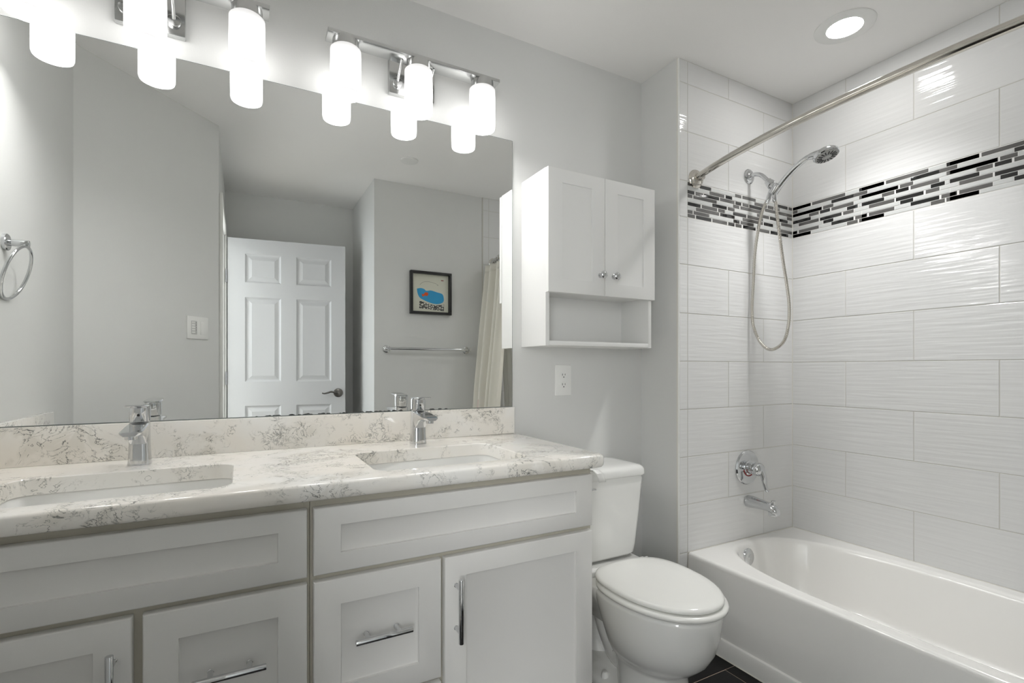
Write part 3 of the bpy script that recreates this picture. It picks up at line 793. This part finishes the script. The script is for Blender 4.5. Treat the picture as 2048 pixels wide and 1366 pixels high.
bm = BM(); prism(bm, [(1.112, yp, 1.568), (1.298, yp, 1.556), (1.300, yp, 1.604), (1.28, yp, 1.600), (1.235, yp, 1.594), (1.19, yp, 1.601), (1.15, yp, 1.612), (1.115, yp, 1.622)], (0, 0.0008, 0)); obj('ink_pattern', bm, 'lace', t)
bm = BM(); tube(bm, smooth_path([(1.117, yp, 1.735), (1.14, yp, 1.755), (1.18, yp, 1.762), (1.23, yp, 1.753), (1.255, yp, 1.742), (1.245, yp, 1.738)], 5), 0.0008, 6); obj('ink_arc', bm, 'slot', t)
bm = BM(); box(bm, 1.276, 1.296, yp, yp+0.001, 1.775, 1.781, 0.0004); obj('small_mark', bm, 'red', t)

# ================================================================== bathtub
TX0, TX1, TY0, TY1, TZ = 1.663, XR-0.0015, YB+0.0095, YH-0.0015, 0.357
t = thing('bathtub', 'white alcove bathtub with an oval basin between the tiled walls', 'bathtub', ((TX0+TX1)/2, (TY0+TY1)/2, 0))
bm = BM(); N = 96
def rectloop(i, z, ri=0.012, front=0.0):
    # same angular parametrisation as the oval so the bridge faces stay clean
    x0, x1, y0, y1 = TX0+i+front, TX1-i*0.2, TY0+i*0.2, TY1-i*0.2; out = []
    cx, cy = 2.025, (TY0+TY1)/2
    for k in range(N):
        tt = 2*PI*k/N; c, s = math.cos(tt), math.sin(tt)
        c2, s2 = math.copysign(abs(c)**0.25, c), math.copysign(abs(s)**0.25, s)
        m_ = max(abs(c2), abs(s2)); c2 /= m_; s2 /= m_
        x = cx+c2*((x1-cx) if c2 > 0 else (cx-x0)); y = cy+s2*((y1-cy) if s2 > 0 else (cy-y0))
        out.append(Vector((x, y, z)))
    return out
def oval(i, z, sh=0.0, ex=2.75):
    return [Vector((p.x, p.y, z)) for p in sel(2.021, -0.965+sh, 0.303-i, 0.712-i, N, ex, z)]
Ls = [rectloop(0.0, 0.0, front=0.004), rectloop(0.0, 0.05, front=0.004), rectloop(0.0, TZ-0.018), rectloop(0.0012, TZ-0.008), rectloop(0.005, TZ-0.002), rectloop(0.011, TZ), rectloop(0.013, TZ),
      oval(-0.0135, TZ), oval(-0.012, TZ), oval(-0.007, TZ-0.0006), oval(-0.002, TZ-0.0022), oval(0.0025, TZ-0.0055), oval(0.006, TZ-0.011), oval(0.009, TZ-0.019), oval(0.012, TZ-0.03), oval(0.018, TZ-0.05), oval(0.035, TZ-0.12), oval(0.055, TZ-0.20), oval(0.075, TZ-0.25, -0.01), oval(0.11, TZ-0.285, -0.02), oval(0.16, TZ-0.297, -0.02)]
rings(bm, Ls, True, True)
obj('tub_body', bm, 'tub', t, angle=50)
bm = BM(); rings(bm, [[Vector(p) for p in ((TX0+0.004, y, 0.0), (TX0-0.006, y, 0.0), (TX0-0.006, y, 0.062), (TX0-0.0035, y, 0.068), (TX0+0.004, y, 0.072))] for y in (TY0, TY1)])
obj('apron_base', bm, 'tub', t)
bm = BM(); oc = Vector((1.975, -0.272, 0.300)); ax_ = Vector((0.12, -1, 0.13)).normalized()
lathe(bm, oc, ax_, [(-0.01, 0.030), (0.005, 0.037), (0.009, 0.036), (0.012, 0.032), (0.013, 0.012), (0.0155, 0.010), (0.016, 0.0)], 36)
obj('overflow_plate', bm, 'chrome', t)
bm = BM(); lathe(bm, (2.02, -0.52, TZ-0.297), (0, 0, 1), [(0, 0.03), (0.003, 0.03), (0.004, 0.02), (0.008, 0.015)], 28); obj('drain', bm, 'chrome', t)
# caulk lines round the tub
bm = BM()
for a, b2 in (((XW+0.056, YH-0.001, TZ), (XR, YH-0.001, TZ)), ((XR-0.001, YH, TZ), (XR-0.001, YB, TZ)), ((XW+0.0555, YH-0.001, 0.0), (XW+0.0555, YH-0.001, TZ)), ((XR-0.0005, YH-0.0005, TZ), (XR-0.0005, YH-0.0005, H)), ((XR-0.0005, YB+0.0085, TZ), (XR-0.0005, YB+0.0085, H))):
    tube(bm, [a, b2], 0.0018, 6)
struct('trim_7', bm, 'caulk')
bm = BM(); tube(bm, [(TX0-0.007, TY1, 0.001), (TX0-0.007, TY0, 0.001)], 0.002, 6); struct('trim_8', bm, 'caulk')

# ------------------------------------------------------------------ tub spout and valve
SX = 2.05
t = thing('tub_spout', 'chrome tub spout with pull-up diverter on the tiled head wall', 'spout', (SX, YH, 0.50))
bm = BM(); L = []
for yy, zc, hz, hx_ in ((0.0, 0.526, 0.027, 0.027), (-0.012, 0.526, 0.028, 0.028), (-0.03, 0.527, 0.027, 0.026), (-0.06, 0.526, 0.023, 0.023), (-0.095, 0.525, 0.0205, 0.0215), (-0.118, 0.522, 0.0215, 0.021), (-0.135, 0.514, 0.0215, 0.020), (-0.145, 0.509, 0.0170, 0.018), (-0.149, 0.506, 0.011, 0.013)):
    L.append([Vector((SX+hx_*math.cos(2*PI*k/24), YH-0.0005+yy, zc+hz*math.sin(2*PI*k/24))) for k in range(24)])
rings(bm, L); box(bm, SX-0.013, SX+0.013, YH-0.140, YH-0.108, 0.4885, 0.506, 0.003)
obj('spout_body', bm, 'chrome', t)
bm = BM(); lathe(bm, (SX, YH-0.126, 0.534), (0, 0, 1), [(0, 0.0035), (0.014, 0.0035), (0.016, 0.008), (0.020, 0.0095), (0.022, 0.008)], 20); obj('diverter_knob', bm, 'chrome', t)
t = thing('shower_valve', 'round chrome shower valve with a curved lever above the tub spout', 'valve', (2.041, YH, 0.60))
VX, VZ = 2.041, 0.682
bm = BM(); lathe(bm, (VX, YH-0.0003, VZ), (0, -1, 0), [(0, 0.0785), (0.004, 0.0785), (0.009, 0.074), (0.012, 0.060), (0.0125, 0.046)], 56); obj('escutcheon', bm, 'chrome', t)
bm = BM()
a0 = 3.35; Pth = [(VX+0.036*math.cos(a0+k*0.12), YH-0.0135, VZ+0.037*math.sin(a0+k*0.12)) for k in range(19)]
tube(bm, Pth, 0.003, 8, flat=(1, 1)); obj('temperature_arc', bm, 'red', t)
bm = BM(); lathe(bm, (VX, YH-0.011, VZ), (0, -1, 0), [(0, 0.033), (0.004, 0.033), (0.006, 0.027), (0.028, 0.026), (0.032, 0.029), (0.054, 0.030), (0.062, 0.026), (0.069, 0.016), (0.071, 0)], 40)
L = smooth_path([(VX, YH-0.048, VZ+0.006), (VX+0.004, YH-0.068, VZ-0.004), (VX+0.010, YH-0.078, VZ-0.030), (VX+0.014, YH-0.080, VZ-0.058), (VX+0.017, YH-0.085, VZ-0.082), (VX+0.019, YH-0.092, VZ-0.096)], 6)
tube(bm, L, lambda s: 0.0215-0.0115*min(1, s*1.15), 16, flat=(1.0, 0.72)); obj('lever_handle', bm, 'chrome', t)

# ------------------------------------------------------------------ shower arm, bracket, handheld shower, hose
AX = 2.055
t = thing('shower_mount', 'chrome shower arm with bracket coming from the tiled head wall', 'shower arm', (AX, YH, 1.92))
bm = BM(); lathe(bm, (AX, YH-0.0003, 2.020), (0, -1, 0), [(0, 0.034), (0.003, 0.034), (0.007, 0.030), (0.009, 0.018), (0.015, 0.0115)], 36); obj('flange', bm, 'chrome', t)
arm_p = smooth_path([(AX, YH-0.008, 2.020), (AX, YH-0.035, 2.019), (AX, YH-0.062, 2.006), (AX, YH-0.085, 1.982), (AX, YH-0.103, 1.960)], 7)
bm = BM(); tube(bm, arm_p, 0.0095, 16); obj('arm', bm, 'chrome', t)
bm = BM()
lathe(bm, (AX, -0.313, 1.970), (0, -0.62, -0.78), [(0, 0.012), (0.004, 0.0155), (0.014, 0.0155), (0.017, 0.0185), (0.034, 0.0195), (0.037, 0.016), (0.055, 0.015), (0.060, 0.011)], 28)
lathe(bm, (AX, -0.336, 1.903), (0, -0.55, 0.62), [(0, 0.0160), (0.003, 0.0185), (0.030, 0.0195), (0.045, 0.0180), (0.047, 0.0150)], 28)
lathe(bm, (AX, -0.330, 1.925), (0, 0.35, -1), [(0, 0.009), (0.022, 0.0095), (0.024, 0.0105), (0.058, 0.0090)], 20)
obj('bracket', bm, 'chrome', t)
t = thing('handheld_shower', 'chrome handheld shower resting in the bracket, with a long looped metal hose', 'shower head', (AX, -0.36, 1.22))
hp = smooth_path([(AX, -0.347, 1.902), (AX, -0.362, 1.921), (AX, -0.398, 1.955), (AX, -0.440, 1.984), (AX, -0.485, 2.004), (AX, -0.515, 2.008)], 6)
bm = BM(); tube(bm, hp, lambda s: 0.0105+0.0022*math.sin(PI*min(1, s*1.2)), 18); obj('handle', bm, 'chrome', t)
# head: flattened dome tilted forward, face looking out and down
hd = Vector((0, -0.30, -0.955)).normalized(); hc = Vector((AX, -0.566, 1.992))
bm = BM(); lathe(bm, hc-hd*0.014, hd, [(-0.010, 0.0), (-0.009, 0.012), (-0.005, 0.028), (0.002, 0.040), (0.012, 0.047), (0.020, 0.047), (0.023, 0.044)], 40)
tube(bm, smooth_path([(AX, -0.500, 2.006), (AX, -0.525, 2.005), (AX, -0.548, 2.000)], 5), lambda s: 0.012+0.008*s, 16)
hdobj = obj('spray_head', bm, 'chrome', t)
bm = BM(); lathe(bm, hc+hd*0.0088, hd, [(0, 0.0425), (0.002, 0.042), (0.003, 0.038), (0.0035, 0.014), (0.006, 0.012), (0.006, 0)], 40); obj('spray_face', bm, 'spray', hdobj)
bm = BM(); fa, fb = frame(hd)
for k in range(16):
    a = 2*PI*k/16; r0, r1 = 0.018, 0.036
    p0 = hc+hd*0.0122+(fa*math.cos(a)+fb*math.sin(a))*r0; p1 = hc+hd*0.0122+(fa*math.cos(a)+fb*math.sin(a))*r1
    tube(bm, [p0, p1], 0.0022, 8)
o = obj('spray_nozzles', bm, 'slot', hdobj)
hose = [(-0.346, 1.898), (-0.350, 1.870), (-0.357, 1.805), (-0.372, 1.70), (-0.387, 1.603), (-0.404, 1.50), (-0.414, 1.406), (-0.409, 1.322), (-0.385, 1.250), (-0.331, 1.219), (-0.283, 1.250), (-0.247, 1.326), (-0.2385, 1.40), (-0.2385, 1.46), (-0.243, 1.56), (-0.250, 1.66), (-0.268, 1.76), (-0.290, 1.84), (-0.312, 1.882)]
P = smooth_path([(AX+0.003*math.sin(i), a, b2) for i, (a, b2) in enumerate(hose)], 28)
bm = BM()
tube(bm, P, lambda s: 0.0066+0.0007*math.sin(s*len(P)*2*PI/3.0), 12)
obj('hose', bm, 'steel', t, angle=80)
bm = BM(); lathe(bm, (AX, -0.346, 1.903), (0, -0.06, -1), [(0, 0.0085), (0.006, 0.0095), (0.028, 0.0095), (0.036, 0.008)], 20)
obj('hose_nut', bm, 'chrome', t)

# ------------------------------------------------------------------ curtain rod, rings, curtain, liner
ZR = 1.945
def rod_x(y):
    s = (y-(YH+YB)/2)/((YH-YB)/2); return 1.590+0.112*abs(s)**2.3
t = thing('curtain_rod', 'curved polished metal shower rod running above the tub edge', 'curtain rod', (1.63, (YH+YB)/2, ZR-0.03))
ys = [YH-0.018-(YH-YB-0.045)*k/60 for k in range(61)]
bm = BM(); tube(bm, [(rod_x(y), y, ZR) for y in ys], 0.0135, 20); obj('rod', bm, 'nickel', t)
for y0, s in ((YH-0.0003, -1), (YB+0.0083, 1)):
    bm = BM(); lathe(bm, (rod_x(y0)+0.004, y0, ZR), (-0.1, s, 0), [(0, 0.039), (0.004, 0.0395), (0.009, 0.036), (0.012, 0.030), (0.020, 0.027), (0.024, 0.020), (0.027, 0.017), (0.042, 0.016), (0.044, 0.0135)], 36); obj('flange', bm, 'nickel', t)
def sheet(name, m, f, ns, nz, parent, th=0.0012):
    bm = BM(); V = [[bm.verts.new(f(i/ns, k/nz)) for i in range(ns+1)] for k in range(nz+1)]
    for k in range(nz):
        for i in range(ns): bm.faces.new((V[k][i], V[k][i+1], V[k+1][i+1], V[k+1][i]))
    o = obj(name, bm, m, parent, angle=80)
    sd = o.modifiers.new('thickness', 'SOLIDIFY'); sd.thickness = th; return o
ct = thing('shower_curtain', 'cream fabric shower curtain bunched at the far end of the tub, seen in the mirror', 'shower curtain', (1.60, -1.58, 0.12))
def cf(s, v):   # v 0 top .. 1 bottom
    z = 1.905-1.77*v; y = -1.715+0.38*s+0.02*v*math.sin(5*s)
    amp = 0.030+0.018*min(1, v*2)
    x = 1.632-0.110*min(1, v*1.15)-0.03*v + amp*(0.75*math.sin(2*PI*4.4*s+0.9+0.7*v)+0.25*math.sin(2*PI*7.3*s+2*v)) + 0.004*math.sin(31*s+4*v)
    x = min(x, 1.650) if z < 0.40 else x
    if z < 0.40: x = min(x, 1.640)
    return Vector((x, y, z))
sheet('curtain_panel', 'curtain', cf, 110, 40, ct)
sheet('hem_band', 'curtain', lambda s, v: cf(s, v*0.03)+Vector((-0.0016, 0, 0.001)), 110, 3, ct)
# faint square patch near sink height
pb = BM(); sheetp = [[pb.verts.new(cf(0.30+0.12*i/8, 0.56+0.10*k/6)+Vector((-0.0022, 0, 0))) for i in range(9)] for k in range(7)]
for k in range(6):
    for i in range(8): pb.faces.new((sheetp[k][i], sheetp[k][i+1], sheetp[k+1][i+1], sheetp[k+1][i]))
o = obj('patch', pb, 'pink', ct); o['label'] = 'faint pink square patch'
ln = thing('curtain_liner', 'white plastic curtain liner hanging inside the tub behind the cream curtain', 'curtain liner', (1.76, -1.55, 0.42))
sheet('liner_panel', 'liner', lambda s, v: Vector((1.722+0.085*v+(0.014+0.006*v)*math.sin(2*PI*6*s+1.1*v), -1.71+0.42*s, 1.895-1.46*v)), 110, 30, ln)
rg = None
for k in range(8):
    y = -1.700+0.046*k; x = rod_x(y); c = Vector((x+0.002, y, ZR-0.014))
    if rg is None:
        bm = BM(); tube(bm, [c+Vector((math.cos(2*PI*j/28)*0.029, 0.006*math.sin(2*PI*j/28), math.sin(2*PI*j/28)*0.030)) for j in range(28)], 0.0022, 8, closed=True)
        rg = obj('curtain_ring', bm, 'chrome'); tag(rg, 'metal curtain ring on the rod above the bunched curtain', 'curtain ring', 'curtain rings above the bunched curtain'); x00, y00 = x, y
    else: dup(rg, (x-x00, y-y00, 0))

# ================================================================== toilet
TC = 1.232
t = thing('toilet', 'white two-piece toilet with closed lid between vanity and tub', 'toilet', (TC, -0.38, 0))
def egg(hw, yf, yb, z, n=48, ex=2.2, cx=TC, wide=0.42):
    """egg outline: yf front (more negative), yb back; widest point at `wide` of the length from the back"""
    out = []; yc = yb+(yf-yb)*wide
    for k in range(n):
        a = 2*PI*k/n; c, s = math.cos(a), math.sin(a)
        if s < 0: e = 2.05; L_ = yc-yf
        else: e = ex; L_ = yb-yc
        out.append(Vector((cx+hw*math.copysign(abs(c)**(2/(e)), c), yc+L_*math.copysign(abs(s)**(2/e), s), z)))
    return out
bm = BM()
body = [egg(0.112, -0.590, -0.37, 0.0, ex=3), egg(0.112, -0.589, -0.37, 0.02, ex=3), egg(0.107, -0.583, -0.36, 0.06, ex=3), egg(0.104, -0.580, -0.35, 0.11, ex=3), egg(0.103, -0.582, -0.34, 0.142, ex=2.8),
        egg(0.108, -0.592, -0.33, 0.156, ex=2.6), egg(0.128, -0.628, -0.32, 0.178, ex=2.4), egg(0.147, -0.660, -0.31, 0.210, ex=2.3), egg(0.160, -0.682, -0.30, 0.25, ex=2.3), egg(0.169, -0.696, -0.28, 0.30, ex=2.3), egg(0.173, -0.702, -0.26, 0.34, ex=2.3),
        egg(0.175, -0.705, -0.25, 0.365, ex=2.3), egg(0.174, -0.704, -0.25, 0.375, ex=2.3), egg(0.167, -0.697, -0.258, 0.3805, ex=2.3)]
rings(bm, body)
# rear deck that carries the tank
dk = lambda hw, y0, y1, z: rrect(TC-hw, TC+hw, y0, y1, 0.04, z)
rings(bm, [dk(0.085, -0.34, -0.10, 0.22), dk(0.115, -0.36, -0.06, 0.28), dk(0.150, -0.37, -0.035, 0.33), dk(0.168, -0.37, -0.03, 0.365), dk(0.168, -0.37, -0.03, 0.380), dk(0.160, -0.365, -0.036, 0.385)])
# trapway: curved tube standing proud of both sides
tp = smooth_path([(TC, -0.40, 0.20), (TC, -0.36, 0.125), (TC, -0.31, 0.10), (TC, -0.255, 0.16), (TC, -0.215, 0.225), (TC, -0.165, 0.19), (TC, -0.15, 0.10), (TC, -0.17, 0.03)], 6)
tube(bm, tp, 0.062, 20, flat=(1.0, 1.0))
obj('bowl', bm, 'porcelain', t, angle=60)
bm = BM(); bs = lambda hw, i, z: rrect(TC-hw, TC+hw, -0.50+i, -0.10-i, 0.06, z)
rings(bm, [bs(0.118, 0, 0.0005), bs(0.118, 0, 0.018), bs(0.112, 0.006, 0.026), bs(0.085, 0.02, 0.036), bs(0.07, 0.03, 0.06)])
obj('foot', bm, 'porcelain', t, angle=60)
for sx in (-1, 1):
    bm = BM(); lathe(bm, (TC+sx*0.088, -0.312, 0.024), (0, 0, 1), [(0, 0.0155), (0.014, 0.014), (0.022, 0.0125), (0.027, 0.008), (0.028, 0)], 24); obj('bolt_cap', bm, 'plastic', t)
# tank
bm = BM()
tk = lambda hw, yf, z, r_=0.035: rrect(TC-hw, TC+hw, yf, -0.012, r_, z)
rings(bm, [tk(0.120, -0.165, 0.386), tk(0.150, -0.192, 0.392, 0.03), tk(0.163, -0.204, 0.405), tk(0.168, -0.207, 0.44), tk(0.180, -0.214, 0.56), tk(0.187, -0.220, 0.66), tk(0.190, -0.223, 0.700), tk(0.188, -0.221, 0.7105)])
obj('tank', bm, 'porcelain', t, angle=50)
bm = BM(); tl = lambda i, z: rrect(TC-0.196+i, TC+0.196-i, -0.230+i, -0.008-i*0.3, 0.035, z)
rings(bm, [tl(0.006, 0.711), tl(0.001, 0.713), tl(0.0, 0.718), tl(0.001, 0.735), tl(0.005, 0.744), tl(0.014, 0.750), tl(0.03, 0.753), tl(0.06, 0.754)])
obj('tank_lid', bm, 'porcelain', t, angle=60)
# flush lever on the front left of the tank
bm = BM(); lathe(bm, (TC-0.135, -0.2205, 0.688), (0, -1, 0), [(0, 0.013), (0.004, 0.013), (0.006, 0.009), (0.016, 0.008)], 20)
tube(bm, [(TC-0.14, -0.236, 0.688), (TC-0.11, -0.240, 0.687), (TC-0.075, -0.240, 0.684)], lambda s: 0.006, 12, flat=(1, 0.7)); obj('flush_lever', bm, 'chrome', t)
# seat ring + lid
bm = BM(); 
rings(bm, [egg(0.160, -0.692, -0.30, 0.3855, ex=2.6), egg(0.178, -0.712, -0.290, 0.3862, ex=2.6), egg(0.184, -0.719, -0.286, 0.390, ex=2.6), egg(0.185, -0.720, -0.286, 0.398, ex=2.6), egg(0.180, -0.714, -0.289, 0.4035, ex=2.6), egg(0.165, -0.70, -0.30, 0.4050, ex=2.6)])
obj('seat', bm, 'seat', t, angle=60)
bm = BM()
rings(bm, [egg(0.150, -0.680, -0.30, 0.4085, ex=3), egg(0.172, -0.705, -0.284, 0.4088, ex=3), egg(0.174, -0.707, -0.283, 0.4102, ex=3), egg(0.1755, -0.708, -0.282, 0.414, ex=3), egg(0.173, -0.705, -0.284, 0.420, ex=3), egg(0.165, -0.696, -0.290, 0.4245, ex=3), egg(0.14, -0.665, -0.31, 0.4280, ex=2.8), egg(0.09, -0.60, -0.36, 0.4300, ex=2.5), egg(0.03, -0.52, -0.44, 0.4305, ex=2.2)])
obj('seat_lid', bm, 'seat', t, angle=60)
for sx in (-1, 1):
    bm = BM(); box(bm, TC+sx*0.115-0.022, TC+sx*0.115+0.022, -0.294, -0.262, 0.3845, 0.4085, 0.006, 3); cyl(bm, (TC+sx*0.115-0.03, -0.279, 0.4035), (TC+sx*0.115+0.03, -0.279, 0.4035), 0.007, n=16, bev=0.001); obj('hinge', bm, 'plastic', t)
bm = BM()
tpv = [[bm.verts.new((TC-0.105+a*0.032+0.045*math.sin(b2/6*1.6)*0.9, -0.185-0.049*min(1, b2/2.2)-(0.006 if b2 > 2.2 else 0)-0.002*b2, 0.7565-(max(0, b2-2.2))*0.016)) for a in (0, 0.33, 0.66, 1)] for b2 in range(6)]
for a, b2 in zip(tpv, tpv[1:]):
    for i in range(3): bm.faces.new((a[i], a[i+1], b2[i+1], b2[i]))
o = obj('paper_strip', bm, 'tape'); sd = o.modifiers.new('thickness', 'SOLIDIFY'); sd.thickness = 0.0006
tag(o, 'loose translucent strip hanging over the toilet tank lid by the counter', 'strip')

for ob in bpy.data.objects:
    if ob.parent is not None and 'category' in ob: del ob['category']
